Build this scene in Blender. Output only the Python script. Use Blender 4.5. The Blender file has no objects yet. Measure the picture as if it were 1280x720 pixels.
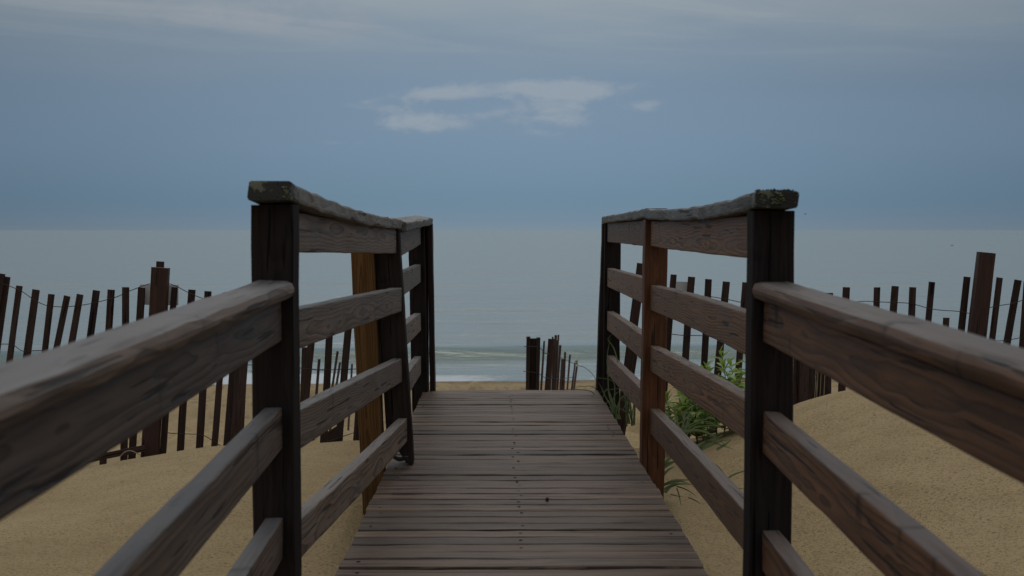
import bpy, bmesh, math, random
from mathutils import Vector, Matrix, noise
random.seed(7)
R = math.radians
scn = bpy.context.scene
COL = scn.collection

# ------------------------------------------------------------------ camera
# world: eye at the origin, +Y straight down the boardwalk to the sea, metres
F = 1778.0                                   # focal length in photo pixels (50 mm on a 36 mm sensor)
cam = bpy.data.cameras.new('camera'); camo = bpy.data.objects.new('camera', cam); COL.objects.link(camo)
cam.lens = 50; cam.sensor_width = 36; cam.clip_start = 0.05; cam.clip_end = 60000
camo.location = (0, 0, 0); camo.rotation_euler = (R(90 - 2.335), 0, R(-0.451))
cam.dof.use_dof = True; cam.dof.focus_distance = 6.2; cam.dof.aperture_fstop = 8.0
scn.camera = camo
CAMROT = camo.rotation_euler.to_matrix()

def at(px, py, Y):
    """the point at distance Y along the boardwalk that the photo shows at (px, py)"""
    d = CAMROT @ Vector(((px - 640) / F, (360 - py) / F, -1))
    return d * (Y / d.y)

# ------------------------------------------------------------------ sky
w = bpy.data.worlds.new('World'); scn.world = w; w.use_nodes = True
nt = w.node_tree; nt.nodes.clear()
SUN_EL, SUN_AZ = R(48), R(-2)                # sun behind cloud, ahead over the sea

class G:
    """small helper for writing node maths"""
    def __init__(s, nt): s.nt = nt
    def n(s, t, **k):
        nd = s.nt.nodes.new(t)
        for a, b in k.items(): setattr(nd, a, b)
        return nd
    def inp(s, sock, v):
        if isinstance(v, bpy.types.NodeSocket): s.nt.links.new(v, sock)
        elif v is not None: sock.default_value = v
    def m(s, op, a, b=None, c=None, clamp=False):
        nd = s.n('ShaderNodeMath', operation=op, use_clamp=clamp)
        for i, v in enumerate((a, b, c)):
            if v is not None: s.inp(nd.inputs[i], v)
        return nd.outputs[0]
    def vm(s, op, a, b=None):
        nd = s.n('ShaderNodeVectorMath', operation=op); s.inp(nd.inputs[0], a)
        if b is not None: s.inp(nd.inputs[1], b)
        return nd.outputs['Value'] if op in ('DOT_PRODUCT', 'LENGTH') else nd.outputs[0]
    def sep(s, v):
        nd = s.n('ShaderNodeSeparateXYZ'); s.inp(nd.inputs[0], v); return nd.outputs
    def comb(s, x, y, z):
        nd = s.n('ShaderNodeCombineXYZ')
        for i, v in enumerate((x, y, z)): s.inp(nd.inputs[i], v)
        return nd.outputs[0]
    def noise(s, v, scale=1, detail=3, rough=.5, dist=0):
        nd = s.n('ShaderNodeTexNoise'); s.inp(nd.inputs['Vector'], v)
        nd.inputs['Scale'].default_value = scale; nd.inputs['Detail'].default_value = detail
        nd.inputs['Roughness'].default_value = rough; nd.inputs['Distortion'].default_value = dist
        return nd.outputs['Fac']
    def ramp(s, f, stops, interp='LINEAR'):
        nd = s.n('ShaderNodeValToRGB'); s.inp(nd.inputs[0], f); cr = nd.color_ramp; cr.interpolation = interp
        while len(cr.elements) < len(stops): cr.elements.new(.5)
        for e, (p, c) in zip(cr.elements, stops):
            e.position = p; e.color = (*c, 1) if len(c) == 3 else c
        return nd.outputs[0]
    def sm(s, v, a, b, lo=0., hi=1.):
        nd = s.n('ShaderNodeMapRange', interpolation_type='SMOOTHSTEP'); s.inp(nd.inputs[0], v)
        nd.inputs[1].default_value = a; nd.inputs[2].default_value = b
        nd.inputs[3].default_value = lo; nd.inputs[4].default_value = hi
        return nd.outputs[0]
    def mix(s, f, a, b, mode='MIX'):
        nd = s.n('ShaderNodeMix', data_type='RGBA', blend_type=mode)
        s.inp(nd.inputs[0], f)
        for i, v in ((6, a), (7, b)):
            if isinstance(v, tuple) and len(v) == 3: v = (*v, 1)
            s.inp(nd.inputs[i], v)
        return nd.outputs[2]

g = G(nt)
tc = g.n('ShaderNodeTexCoord')
x, y, z = g.sep(tc.outputs['Generated'])[:3]
el = g.m('ARCSINE', z); az = g.m('ARCTAN2', x, y)
wob = g.m('SUBTRACT', g.noise(g.comb(g.m('MULTIPLY', az, 3), g.m('MULTIPLY', el, 14), 0), 1.6, 4), .5)
elw = g.m('ADD', el, g.m('MULTIPLY', wob, g.sm(el, .01, .1, 0, .06)))
base = g.ramp(g.m('DIVIDE', elw, 1.5708), [
    (0.000, (.172, .240, .304)), (.0045, (.150, .229, .312)), (.013, (.130, .222, .312)), (.036, (.162, .250, .352)),
    (.062, (.180, .260, .358)), (.084, (.212, .282, .357)), (.104, (.285, .345, .395)),
    (.25, (.52, .57, .60)), (.60, (1.05, 1.10, 1.12)), (1.0, (1.30, 1.34, 1.36))])
# brighter towards the veiled sun, duller away from it
sd = Vector((math.sin(R(1)), math.cos(R(1)), 0))
hd = g.vm('DOT_PRODUCT', tc.outputs['Generated'], tuple(sd))
glow = g.m('EXPONENT', g.m('MULTIPLY', g.m('SUBTRACT', 1.0, hd), -14))
base = g.mix(1.0, base, g.ramp(glow, [(0, (.56, .575, .60)), (1, (1.09, 1.08, 1.07))]), 'MULTIPLY')
# clouds: wispy detail and the few banks that lie ahead
cv = g.comb(g.m('MULTIPLY', az, 34), g.m('MULTIPLY', el, 78), 3.1)
n1 = g.noise(cv, 1.0, 7, .6, .4)
def blob(u, v, su, sv, amp=1.0):
    a = g.m('DIVIDE', g.m('SUBTRACT', az, u), su); b = g.m('DIVIDE', g.m('SUBTRACT', el, v), sv)
    e = g.m('EXPONENT', g.m('MULTIPLY', g.m('ADD', g.m('MULTIPLY', a, a), g.m('MULTIPLY', b, b)), -1))
    return g.m('MULTIPLY', e, amp)
tot = None
for b in [(.030, .0995, .062, .0060, 1.0), (-.045, .0945, .03, .004, .7), (.036, .0815, .030, .0125, 1.15), (.062, .0975, .035, .0065, .8), (.0, .0965, .075, .005, .55),
          (-.064, .0745, .036, .0065, 1.2), (-.035, .079, .022, .006, .7), (-.078, .0862, .026, .004, .9), (.101, .0870, .014, .0045, .6), (-.112, .0605, .022, .002, .9)]:
    q = blob(*b); tot = q if tot is None else g.m('ADD', tot, q)
mask = g.sm(g.m('ADD', g.m('MULTIPLY', tot, .55), g.m('MULTIPLY', g.m('SUBTRACT', n1, .5), 2.0)), .10, .85)
mask = g.m('MULTIPLY', mask, g.sm(tot, .05, .45))
base = g.mix(g.m('MULTIPLY', mask, .70), base, (.320, .368, .42))
# soft streaky upper deck of cloud
sv = g.comb(g.m('MULTIPLY', az, 5), g.m('ADD', g.m('MULTIPLY', el, 55), g.m('MULTIPLY', az, 3.5)), 9.4)
n2 = g.noise(sv, 1.0, 5, .55, .6)
up = g.m('MULTIPLY', g.sm(n2, .44, .72), g.sm(el, .100, .150))
base = g.mix(g.m('MULTIPLY', up, .38), base, (.36, .385, .405))
pk = blob(-.17, .147, .085, .011, 1.0)
pk = g.m('MULTIPLY', pk, g.sm(n1, .3, .65))
base = g.mix(g.m('MULTIPLY', pk, .5), base, (.335, .355, .39))
dk = g.m('MULTIPLY', blob(.32, .1, .17, .011, 1.0), g.sm(n2, .2, .6, 1.0, .5))
base = g.mix(g.m('MULTIPLY', dk, .42), base, (.115, .175, .265))
sky = g.n('ShaderNodeTexSky', sky_type='NISHITA', sun_disc=False, sun_elevation=SUN_EL, sun_rotation=SUN_AZ)
bg1 = g.n('ShaderNodeBackground'); nt.links.new(sky.outputs[0], bg1.inputs[0]); bg1.inputs[1].default_value = .05
bg2 = g.n('ShaderNodeBackground'); nt.links.new(base, bg2.inputs[0]); bg2.inputs[1].default_value = 1.0
mx = g.n('ShaderNodeMixShader'); mx.inputs[0].default_value = .97
nt.links.new(bg1.outputs[0], mx.inputs[1]); nt.links.new(bg2.outputs[0], mx.inputs[2])
wo = g.n('ShaderNodeOutputWorld'); nt.links.new(mx.outputs[0], wo.inputs[0])

# ------------------------------------------------------------------ sun
sl = bpy.data.lights.new('sun', 'SUN'); sl.energy = .5; sl.angle = R(28); sl.color = (1, .95, .88)
so = bpy.data.objects.new('sun', sl); COL.objects.link(so)
sdir = Vector((math.cos(SUN_EL) * math.sin(SUN_AZ), math.cos(SUN_EL) * math.cos(SUN_AZ), math.sin(SUN_EL)))
so.rotation_euler = sdir.to_track_quat('Z', 'Y').to_euler()

vs = scn.view_settings; vs.view_transform = 'Standard'; vs.look = 'None'; vs.exposure = 0.0; vs.gamma = 1.0
vs.use_curve_mapping = False

# ------------------------------------------------------------------ materials
def mat(name):
    m = bpy.data.materials.new(name); m.use_nodes = True
    nt = m.node_tree; nt.nodes.clear(); g = G(nt)
    out = g.n('ShaderNodeOutputMaterial'); p = g.n('ShaderNodeBsdfPrincipled')
    nt.links.new(p.outputs[0], out.inputs[0])
    return m, g, p

def bump(g, p, h, strength=.3, dist=.01, normal=None):
    b = g.n('ShaderNodeBump'); b.inputs['Strength'].default_value = strength; b.inputs['Distance'].default_value = dist
    g.inp(b.inputs['Height'], h)
    if normal is not None: g.inp(b.inputs['Normal'], normal)
    g.inp(p.inputs['Normal'], b.outputs[0]); return b.outputs[0]

def wood(name, dark, mid, light, grey, greyness=.5, topgrey=0., ring=34, rough=.58, lichen=False, stain=.5, ringamt=.5, spec=.30, wander=.05, streak=0., tintr=0.):
    """sawn timber; every board's local X is its length"""
    m, g, p = mat(name)
    tc = g.n('ShaderNodeTexCoord'); oi = g.n('ShaderNodeObjectInfo')
    rnd = oi.outputs['Random']
    x, y, z = g.sep(tc.outputs['Object'])[:3]
    r1 = g.m('MULTIPLY', rnd, 87.3); r2 = g.m('FRACT', g.m('MULTIPLY', rnd, 37.7)); r3 = g.m('FRACT', g.m('MULTIPLY', rnd, 91.3))
    xs = g.m('ADD', x, r1)
    # growth rings: a wandering, slightly tilted pith somewhere beside the board
    wy = g.m('SUBTRACT', g.noise(g.comb(g.m('MULTIPLY', xs, 1.7), 0, 0), 1, 2), .5)
    wz = g.m('SUBTRACT', g.noise(g.comb(g.m('MULTIPLY', xs, 1.5), 7, 0), 1, 2), .5)
    wf = g.m('SUBTRACT', g.noise(g.comb(g.m('MULTIPLY', xs, 9), g.m('MULTIPLY', y, 20), g.m('MULTIPLY', z, 20)), 1, 2), .5)
    py = g.m('ADD', g.m('ADD', y, g.m('MULTIPLY', g.m('SUBTRACT', r2, .5), .12)), g.m('ADD', g.m('MULTIPLY', wy, wander), g.m('MULTIPLY', wf, .006)))
    pz = g.m('ADD', g.m('ADD', z, g.m('MULTIPLY', g.m('SUBTRACT', r3, .5), .05)), g.m('ADD', g.m('MULTIPLY', wz, wander), g.m('MULTIPLY', wf, .006)))
    rad = g.m('SQRT', g.m('ADD', g.m('MULTIPLY', py, py), g.m('MULTIPLY', pz, pz)))
    ph = g.m('FRACT', g.m('ADD', g.m('MULTIPLY', rad, ring * 4.0), g.m('MULTIPLY', wf, .2)))
    rg = g.m('POWER', ph, 2.0)
    rg = g.m('MULTIPLY', rg, g.sm(ph, .93, 1.0, 1.0, 0.0))
    fib = g.noise(g.comb(g.m('MULTIPLY', xs, 5), g.m('MULTIPLY', y, 170), g.m('MULTIPLY', z, 170)), 1, 4, .6)
    fib2 = g.noise(g.comb(g.m('MULTIPLY', xs, 2.2), g.m('MULTIPLY', y, 45), g.m('MULTIPLY', z, 45)), 1, 3, .55)
    blot = g.noise(g.comb(g.m('MULTIPLY', xs, 3.5), g.m('MULTIPLY', y, 9), g.m('MULTIPLY', z, 9)), 1, 3, .6)
    c = g.mix(g.sm(fib2, .3, .7), mid, light)
    c = g.mix(g.m('MULTIPLY', rg, ringamt), c, dark)
    c = g.mix(g.m('MULTIPLY', g.sm(fib, .48, .70), .58), c, dark)
    c = g.mix(g.m('MULTIPLY', g.sm(blot, .35, .7), greyness), c, grey)
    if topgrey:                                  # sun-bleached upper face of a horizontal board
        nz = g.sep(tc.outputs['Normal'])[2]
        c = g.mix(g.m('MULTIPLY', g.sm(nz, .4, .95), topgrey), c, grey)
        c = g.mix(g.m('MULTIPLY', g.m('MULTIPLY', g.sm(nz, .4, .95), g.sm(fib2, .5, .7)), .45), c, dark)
    # dark weather stains and checks across / along the board
    st = g.noise(g.comb(g.m('MULTIPLY', xs, 13), g.m('MULTIPLY', y, 5), g.m('MULTIPLY', z, 5)), 1, 2, .5)
    c = g.mix(g.m('MULTIPLY', g.sm(st, .63, .74), stain), c, tuple(v * .35 for v in dark))
    chk = g.noise(g.comb(g.m('MULTIPLY', xs, 2.5), g.m('MULTIPLY', y, 60), g.m('MULTIPLY', z, 60)), 1.3, 2, .4)
    ck = g.sm(chk, .655, .685)
    c = g.mix(g.m('MULTIPLY', ck, .8), c, tuple(v * .25 for v in dark))
    if streak:
        sk = g.noise(g.comb(g.m('MULTIPLY', xs, .9), g.m('MULTIPLY', y, 64), g.m('MULTIPLY', z, 5)), 1, 5, .65)
        c = g.mix(g.m('MULTIPLY', g.sm(sk, .50, .66), streak), c, dark)
        c = g.mix(g.m('MULTIPLY', g.sm(sk, .46, .30), streak), c, tuple(v * 1.15 for v in light))
    wt = 1.0 if streak == 0 else 0.0
    tint = g.ramp(g.m('FRACT', g.m('MULTIPLY', rnd, 53.1)), [(0, (.72 - tintr * .6, .72 + .02 * wt - tintr * .6, .71 + .07 * wt - tintr * .6)), (.5, (1, .98, .95)), (1, (1.2 + tintr, 1.15 + tintr, 1.1 + tintr))])
    c = g.mix(1.0, c, tint, 'MULTIPLY')
    h = g.m('ADD', g.m('MULTIPLY', fib, .6), g.m('MULTIPLY', rg, -.35)); h = g.m('SUBTRACT', h, g.m('MULTIPLY', ck, 1.2))
    if lichen:
        at_ = g.n('ShaderNodeAttribute', attribute_name='end_dist')
        ln = g.noise(tc.outputs['Object'], 38, 4, .65)
        ln2 = g.noise(tc.outputs['Object'], 17, 2, .5)
        near = g.sm(at_.outputs['Fac'], .0, .5, 1.0, .0)
        soot = g.m('MULTIPLY', g.sm(at_.outputs['Fac'], .0, .16, 1.0, 0.0), .9)
        c = g.mix(soot, c, (.018, .018, .017))
        lm = g.sm(g.m('ADD', g.m('MULTIPLY', ln, .6), g.m('ADD', g.m('MULTIPLY', ln2, .5), g.m('MULTIPLY', near, .16))), .70, .76)
        c = g.mix(g.m('MULTIPLY', lm, g.sm(at_.outputs['Fac'], .0, .5, .85, .30)), c, g.mix(ln, (.10, .098, .055), (.22, .21, .15)))
        h = g.m('ADD', h, g.m('MULTIPLY', lm, 1.5))
    g.inp(p.inputs['Base Color'], c)
    g.inp(p.inputs['Roughness'], g.m('ADD', rough, g.m('MULTIPLY', g.m('SUBTRACT', fib2, .5), .3)))
    p.inputs['Specular IOR Level'].default_value = spec
    bump(g, p, h, .55, .0025)
    return m

M = {}
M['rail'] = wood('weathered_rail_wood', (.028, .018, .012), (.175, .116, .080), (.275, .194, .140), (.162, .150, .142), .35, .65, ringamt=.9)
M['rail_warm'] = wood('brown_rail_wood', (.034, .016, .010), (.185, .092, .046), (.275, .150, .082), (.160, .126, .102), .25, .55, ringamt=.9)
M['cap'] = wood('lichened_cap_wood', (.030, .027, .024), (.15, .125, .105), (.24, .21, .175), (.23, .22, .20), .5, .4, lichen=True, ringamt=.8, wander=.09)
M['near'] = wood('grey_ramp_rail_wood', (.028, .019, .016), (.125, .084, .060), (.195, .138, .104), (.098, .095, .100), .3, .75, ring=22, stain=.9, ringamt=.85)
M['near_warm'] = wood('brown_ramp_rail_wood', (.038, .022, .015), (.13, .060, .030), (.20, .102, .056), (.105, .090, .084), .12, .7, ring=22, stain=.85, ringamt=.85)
M['post'] = wood('dark_post_wood', (.008, .006, .005), (.026, .018, .015), (.042, .030, .025), (.035, .03, .03), .3, ring=30, stain=.3, ringamt=.4, rough=.85, spec=.12)
M['post_red'] = wood('reddish_post_wood', (.026, .009, .003), (.100, .034, .011), (.148, .056, .019), (.08, .036, .018), .35, ring=30, stain=.35, ringamt=.4)
M['post_orange'] = wood('orange_post_wood', (.07, .028, .007), (.20, .090, .022), (.28, .135, .040), (.11, .06, .025), .35, ring=30, stain=.3, ringamt=.75, spec=.2)
M['picket'] = wood('picket_wood', (.012, .0075, .0065), (.045, .027, .022), (.072, .044, .036), (.06, .05, .047), .35, stain=.2, rough=.85, spec=.12)
M['picket_pale'] = wood('faded_picket_wood', (.02, .012, .010), (.085, .052, .042), (.13, .085, .068), (.11, .09, .08), .35, stain=.2, rough=.8, spec=.12)
M['fence_post'] = wood('fence_post_wood', (.012, .006, .0045), (.042, .018, .012), (.058, .027, .018), (.04, .025, .022), .3, stain=.2)
M['plank'] = wood('plank_wood', (.013, .006, .0035), (.100, .056, .034), (.182, .115, .074), (.134, .096, .070), .3, 0, ring=30, rough=.55, stain=.15, ringamt=.75, spec=.24, wander=.03, streak=.85, tintr=.22)
M['joist'] = wood('joist_wood', (.02, .014, .01), (.06, .042, .03), (.08, .06, .045), (.07, .06, .05), .4)

def plain(name, col, rough=.7, metal=0, var=.25, sc=60, spec=.3):
    m, g, p = mat(name)
    tc = g.n('ShaderNodeTexCoord'); oi = g.n('ShaderNodeObjectInfo')
    n = g.noise(tc.outputs['Object'], sc, 3)
    f = g.m('ADD', g.m('MULTIPLY', n, var * 2), g.m('ADD', 1 - var * 1.5, g.m('MULTIPLY', oi.outputs['Random'], var)))
    g.inp(p.inputs['Base Color'], g.mix(1.0, col, g.comb(f, f, f), 'MULTIPLY'))
    p.inputs['Roughness'].default_value = rough; p.inputs['Metallic'].default_value = metal
    p.inputs['Specular IOR Level'].default_value = spec
    bump(g, p, n, .2, .002)
    return m
M['wire'] = plain('rusty_wire', (.045, .035, .03), .7, .3)
M['nail'] = plain('nail_head', (.014, .010, .009), .7, .4)
M['board'] = plain('pale_board_paint', (.54, .52, .50), .6, 0, .08, 30)
M['scrap'] = plain('black_scrap', (.010, .010, .011), .6)
M['redbit'] = plain('reddish_bit', (.06, .018, .014), .7)
M['straw'] = plain('dry_straw', (.30, .23, .14), .8, 0, .3, 40)
M['flower'] = plain('yellow_flower', (.42, .40, .16), .7)
M['bird'] = plain('dark_bird', (.05, .05, .055), .8)

def leafmat(name, a, b, c):
    m, g, p = mat(name)
    tc = g.n('ShaderNodeTexCoord'); oi = g.n('ShaderNodeObjectInfo')
    n = g.noise(tc.outputs['Object'], 30, 3)
    col = g.mix(oi.outputs['Random'], g.mix(n, a, b), c)
    g.inp(p.inputs['Base Color'], col); p.inputs['Roughness'].default_value = .45
    p.inputs['Specular IOR Level'].default_value = .4
    tr = g.n('ShaderNodeBsdfTranslucent'); g.inp(tr.inputs[0], col)
    mx = g.n('ShaderNodeMixShader'); mx.inputs[0].default_value = .45
    g.nt.links.new(p.outputs[0], mx.inputs[1]); g.nt.links.new(tr.outputs[0], mx.inputs[2])
    out = [n_ for n_ in g.nt.nodes if n_.type == 'OUTPUT_MATERIAL'][0]
    g.nt.links.new(mx.outputs[0], out.inputs[0])
    return m
M['leaf'] = leafmat('leafy_green', (.16, .28, .04), (.25, .37, .065), (.36, .46, .11))
M['grass'] = leafmat('beach_grass_green', (.10, .165, .07), (.15, .215, .10), (.20, .22, .11))
M['stem'] = plain('plant_stem', (.10, .13, .045), .6)

# sand
m, g, p = mat('beach_sand'); M['sand'] = m
tc = g.n('ShaderNodeTexCoord'); P = tc.outputs['Object']
X, Yy, Z = g.sep(P)[:3]
big = g.noise(P, .9, 4, .55); midn = g.noise(P, 7, 4, .6); fine = g.noise(P, 95, 4, .75)
spk = g.noise(P, 160, 2, .6)
c = g.mix(g.sm(big, .3, .7), (.47, .335, .172), (.56, .405, .218))
c = g.mix(g.m('MULTIPLY', g.sm(midn, .4, .75), .35), c, (.36, .245, .12))
c = g.mix(g.m('MULTIPLY', g.sm(fine, .50, .66), .8), c, (.15, .10, .052))
c = g.mix(g.m('MULTIPLY', g.sm(spk, .60, .70), .5), c, (.55, .45, .30))
c = g.mix(g.sm(Yy, 8, 24), c, g.mix(g.m('MULTIPLY', midn, .5), (.40, .29, .155), (.30, .21, .12)))
trod_shade = g.noise(g.comb(g.m('MULTIPLY', X, 2.6), g.m('MULTIPLY', Yy, .9), 3), 1, 4, .65)
c = g.mix(g.m('MULTIPLY', g.m('MULTIPLY', g.sm(Yy, 12, 22), g.sm(trod_shade, .50, .64)), .6), c, (.19, .125, .07))  # shade of footprints and lumps, with some wet, painted into the sand colour
c = g.mix(g.m('MULTIPLY', g.sm(Yy, 39.5, 42.5), .55), c, (.14, .105, .07))
g.inp(p.inputs['Base Color'], c); p.inputs['Roughness'].default_value = .9; p.inputs['Specular IOR Level'].default_value = .15
rp = g.noise(g.comb(g.m('ADD', g.m('MULTIPLY', X, 8), g.m('MULTIPLY', Yy, 5)), g.m('MULTIPLY', Yy, 16), 0), 1, 3, .55, .5)
h = g.m('ADD', g.m('MULTIPLY', fine, .8), g.m('ADD', g.m('MULTIPLY', midn, .7), g.m('MULTIPLY', rp, .7)))
bump(g, p, h, .9, .024)

# sea
m, g, p = mat('sea_water'); M['sea'] = m
tc = g.n('ShaderNodeTexCoord'); P = tc.outputs['Object']
X, Yy, Z = g.sep(P)[:3]
fo = g.n('ShaderNodeAttribute', attribute_name='foam').outputs['Fac']
fn = g.noise(g.comb(g.m('MULTIPLY', X, 1.1), g.m('MULTIPLY', Yy, 2.6), 0), 1.6, 6, .68, .6)
fm = g.sm(g.m('ADD', fn, g.m('SUBTRACT', g.m('MULTIPLY', fo, 1.0), .80)), .10, .34)
shal = g.sm(Yy, 42, 62, 1.0, 0.0)
body = g.mix(shal, (.245, .285, .266), (.205, .258, .248))
pat = g.noise(g.comb(g.m('MULTIPLY', X, .012), g.m('MULTIPLY', Yy, .05), 0), 1, 5, .6)
body = g.mix(g.sm(pat, .35, .7), body, (.240, .280, .266))
sw = g.n('ShaderNodeAttribute', attribute_name='swell').outputs['Fac']      # thin water of the swell shows green
body = g.mix(g.m('MULTIPLY', g.sm(sw, .04, .45), .95), body, (.055, .100, .062))
g.inp(p.inputs['Base Color'], g.mix(g.m('MULTIPLY', fm, .85), body, (.58, .60, .62)))
g.inp(p.inputs['Roughness'], g.m('ADD', .20, g.m('MULTIPLY', fm, .6)))
p.inputs['IOR'].default_value = 1.333
w1 = g.noise(g.comb(g.m('MULTIPLY', X, .55), g.m('MULTIPLY', Yy, 1.5), 0), 1, 5, .62, .3)
w2 = g.noise(g.comb(g.m('MULTIPLY', X, .09), g.m('MULTIPLY', Yy, .30), 4), 1, 4, .6, .3)
b1 = g.n('ShaderNodeBump'); b1.inputs['Strength'].default_value = .5; b1.inputs['Distance'].default_value = .7; g.inp(b1.inputs['Height'], w2)
bump(g, p, g.m('ADD', w1, g.m('MULTIPLY', fm, .3)), .6, .13, b1.outputs[0])

# ------------------------------------------------------------------ object helpers
def mesh(name, verts, faces, m, smooth=False):
    me = bpy.data.meshes.new(name); me.from_pydata([tuple(v) for v in verts], [], faces)
    if m: me.materials.append(m)
    if smooth: me.polygons.foreach_set('use_smooth', [True] * len(me.polygons))
    me.update(); return me

def link(name, me, parent=None, mw=None, label=None):
    o = bpy.data.objects.new(name, me); COL.objects.link(o)
    mw = mw or Matrix.Identity(4)
    if parent is not None:
        o.parent = parent
        off = Vector((0, 0, 0)); q = parent
        while q is not None: off += q.location if q.type == 'EMPTY' else q.matrix_basis.translation; q = q.parent
        if parent.type != 'EMPTY': mw = WORLD[parent.name].inverted() @ mw
        else: mw = Matrix.Translation(-off) @ mw
    o.matrix_basis = mw
    WORLD[o.name] = (WORLD[parent.name] @ mw) if (parent is not None and parent.name in WORLD) else mw
    if label: o['label'] = label
    return o
WORLD = {}

def thing(name, label, cat, loc, group=None):
    o = bpy.data.objects.new(name, None); COL.objects.link(o); o.location = loc; o.empty_display_size = .1
    o['label'] = label; o['category'] = cat
    if group: o['group'] = group
    WORLD[o.name] = Matrix.Translation(Vector(loc))
    return o
def tag(o, label, cat, group=None):
    o['label'] = label; o['category'] = cat
    if group: o['group'] = group
    return o

def beam_mesh(name, L, w, h, m, nseg=14, r=.005, rough=.0012, bow=(0, 0), twist=0, wave=None, seed=0, endtag=None, cut=None):
    """rounded rectangular timber along local X, centred; bow = mid-span offset in Y, Z"""
    cs = []
    for (sy, sz, a0) in ((1, 1, 0), (-1, 1, 90), (-1, -1, 180), (1, -1, 270)):
        for k in range(3):
            a = R(a0 + 45 * k); cs.append((sy * (w / 2 - r) + r * math.cos(a), sz * (h / 2 - r) + r * math.sin(a)))
    V = []; Fc = []; n = len(cs); so_ = random.random() * 100 + seed
    for i in range(nseg + 1):
        t = i / nseg; xx = (t - .5) * L; b = 4 * t * (1 - t); tw = R(twist) * (t - .5)
        oy = bow[0] * b; oz = bow[1] * b + (wave(t) if wave else 0)
        for j, (cy, cz) in enumerate(cs):
            yy = cy * math.cos(tw) - cz * math.sin(tw); zz = cy * math.sin(tw) + cz * math.cos(tw)
            nv = noise.noise_vector(Vector((xx * 7 + so_, cy * 30, cz * 30))) * rough
            nv += noise.noise_vector(Vector((xx * 40 + so_, cy * 60, cz * 60))) * rough * .5
            V.append((xx + (nv.x if i in (0, nseg) else 0), yy + oy + nv.y, zz + oz + nv.z))
    for i in range(nseg):
        for j in range(n):
            a = i * n + j; b2 = i * n + (j + 1) % n
            Fc.append((a, b2, b2 + n, a + n))
    Fc.append(tuple(range(n - 1, -1, -1))); Fc.append(tuple(nseg * n + j for j in range(n)))
    me = mesh(name, V, Fc, m)
    if endtag is not None:
        at_ = me.attributes.new('end_dist', 'FLOAT', 'POINT')
        at_.data.foreach_set('value', [v.co.x + L / 2 if endtag == 0 else L / 2 - v.co.x for v in me.vertices])
    if cut:
        bm = bmesh.new(); bm.from_mesh(me)
        res = bmesh.ops.bisect_plane(bm, geom=bm.verts[:] + bm.edges[:] + bm.faces[:], plane_co=cut[0], plane_no=cut[1], clear_outer=True)
        ed = [e for e in res['geom_cut'] if isinstance(e, bmesh.types.BMEdge)]
        bmesh.ops.holes_fill(bm, edges=ed); bm.to_mesh(me); bm.free()
    return me

def frame(p0, p1, ref):
    p0 = Vector(p0); p1 = Vector(p1); X = (p1 - p0).normalized()
    Yv = Vector(ref).cross(X).normalized(); Zv = X.cross(Yv)
    mt = Matrix((X, Yv, Zv)).transposed().to_4x4(); mt.translation = (p0 + p1) / 2
    return mt, (p1 - p0).length

def beam(name, p0, p1, w, h, m, parent, ref=(0, 0, 1), label=None, roll=0, **k):
    mt, L = frame(p0, p1, ref)
    if roll: mt = mt @ Matrix.Rotation(R(roll), 4, 'X')
    return link(name, beam_mesh(name, L, w, h, m, **k), parent, mt, label)

def tube_mesh(name, pts, r, m, sides=5, closed=False):
    V = []; Fc = []; n = len(pts); pts = [Vector(p) for p in pts]
    rr = r if callable(r) else (lambda t: r)
    for i, p in enumerate(pts):
        T = (pts[min(i + 1, n - 1)] - pts[max(i - 1, 0)]).normalized()
        U = T.orthogonal().normalized() if abs(T.z) > .9 else Vector((0, 0, 1)).cross(T).normalized()
        W = T.cross(U); q = rr(i / (n - 1))
        for j in range(sides):
            a = 2 * math.pi * j / sides; V.append(p + (U * math.cos(a) + W * math.sin(a)) * q)
    for i in range(n - 1):
        for j in range(sides):
            a = i * sides + j; b = i * sides + (j + 1) % sides; Fc.append((a, b, b + sides, a + sides))
    Fc.append(tuple(range(sides - 1, -1, -1))); Fc.append(tuple((n - 1) * sides + j for j in range(sides)))
    return mesh(name, V, Fc, m, True)

def smoothpath(pts, k=6):
    pts = [Vector(p) for p in pts]; out = []
    for i in range(len(pts) - 1):
        a = pts[max(i - 1, 0)]; b = pts[i]; c = pts[i + 1]; d = pts[min(i + 2, len(pts) - 1)]
        for s in range(k):
            t = s / k
            out.append(.5 * ((2 * b) + (c - a) * t + (2 * a - 5 * b + 4 * c - d) * t * t + (3 * b - a - 3 * c + d) * t ** 3))
    out.append(pts[-1]); return out

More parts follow.
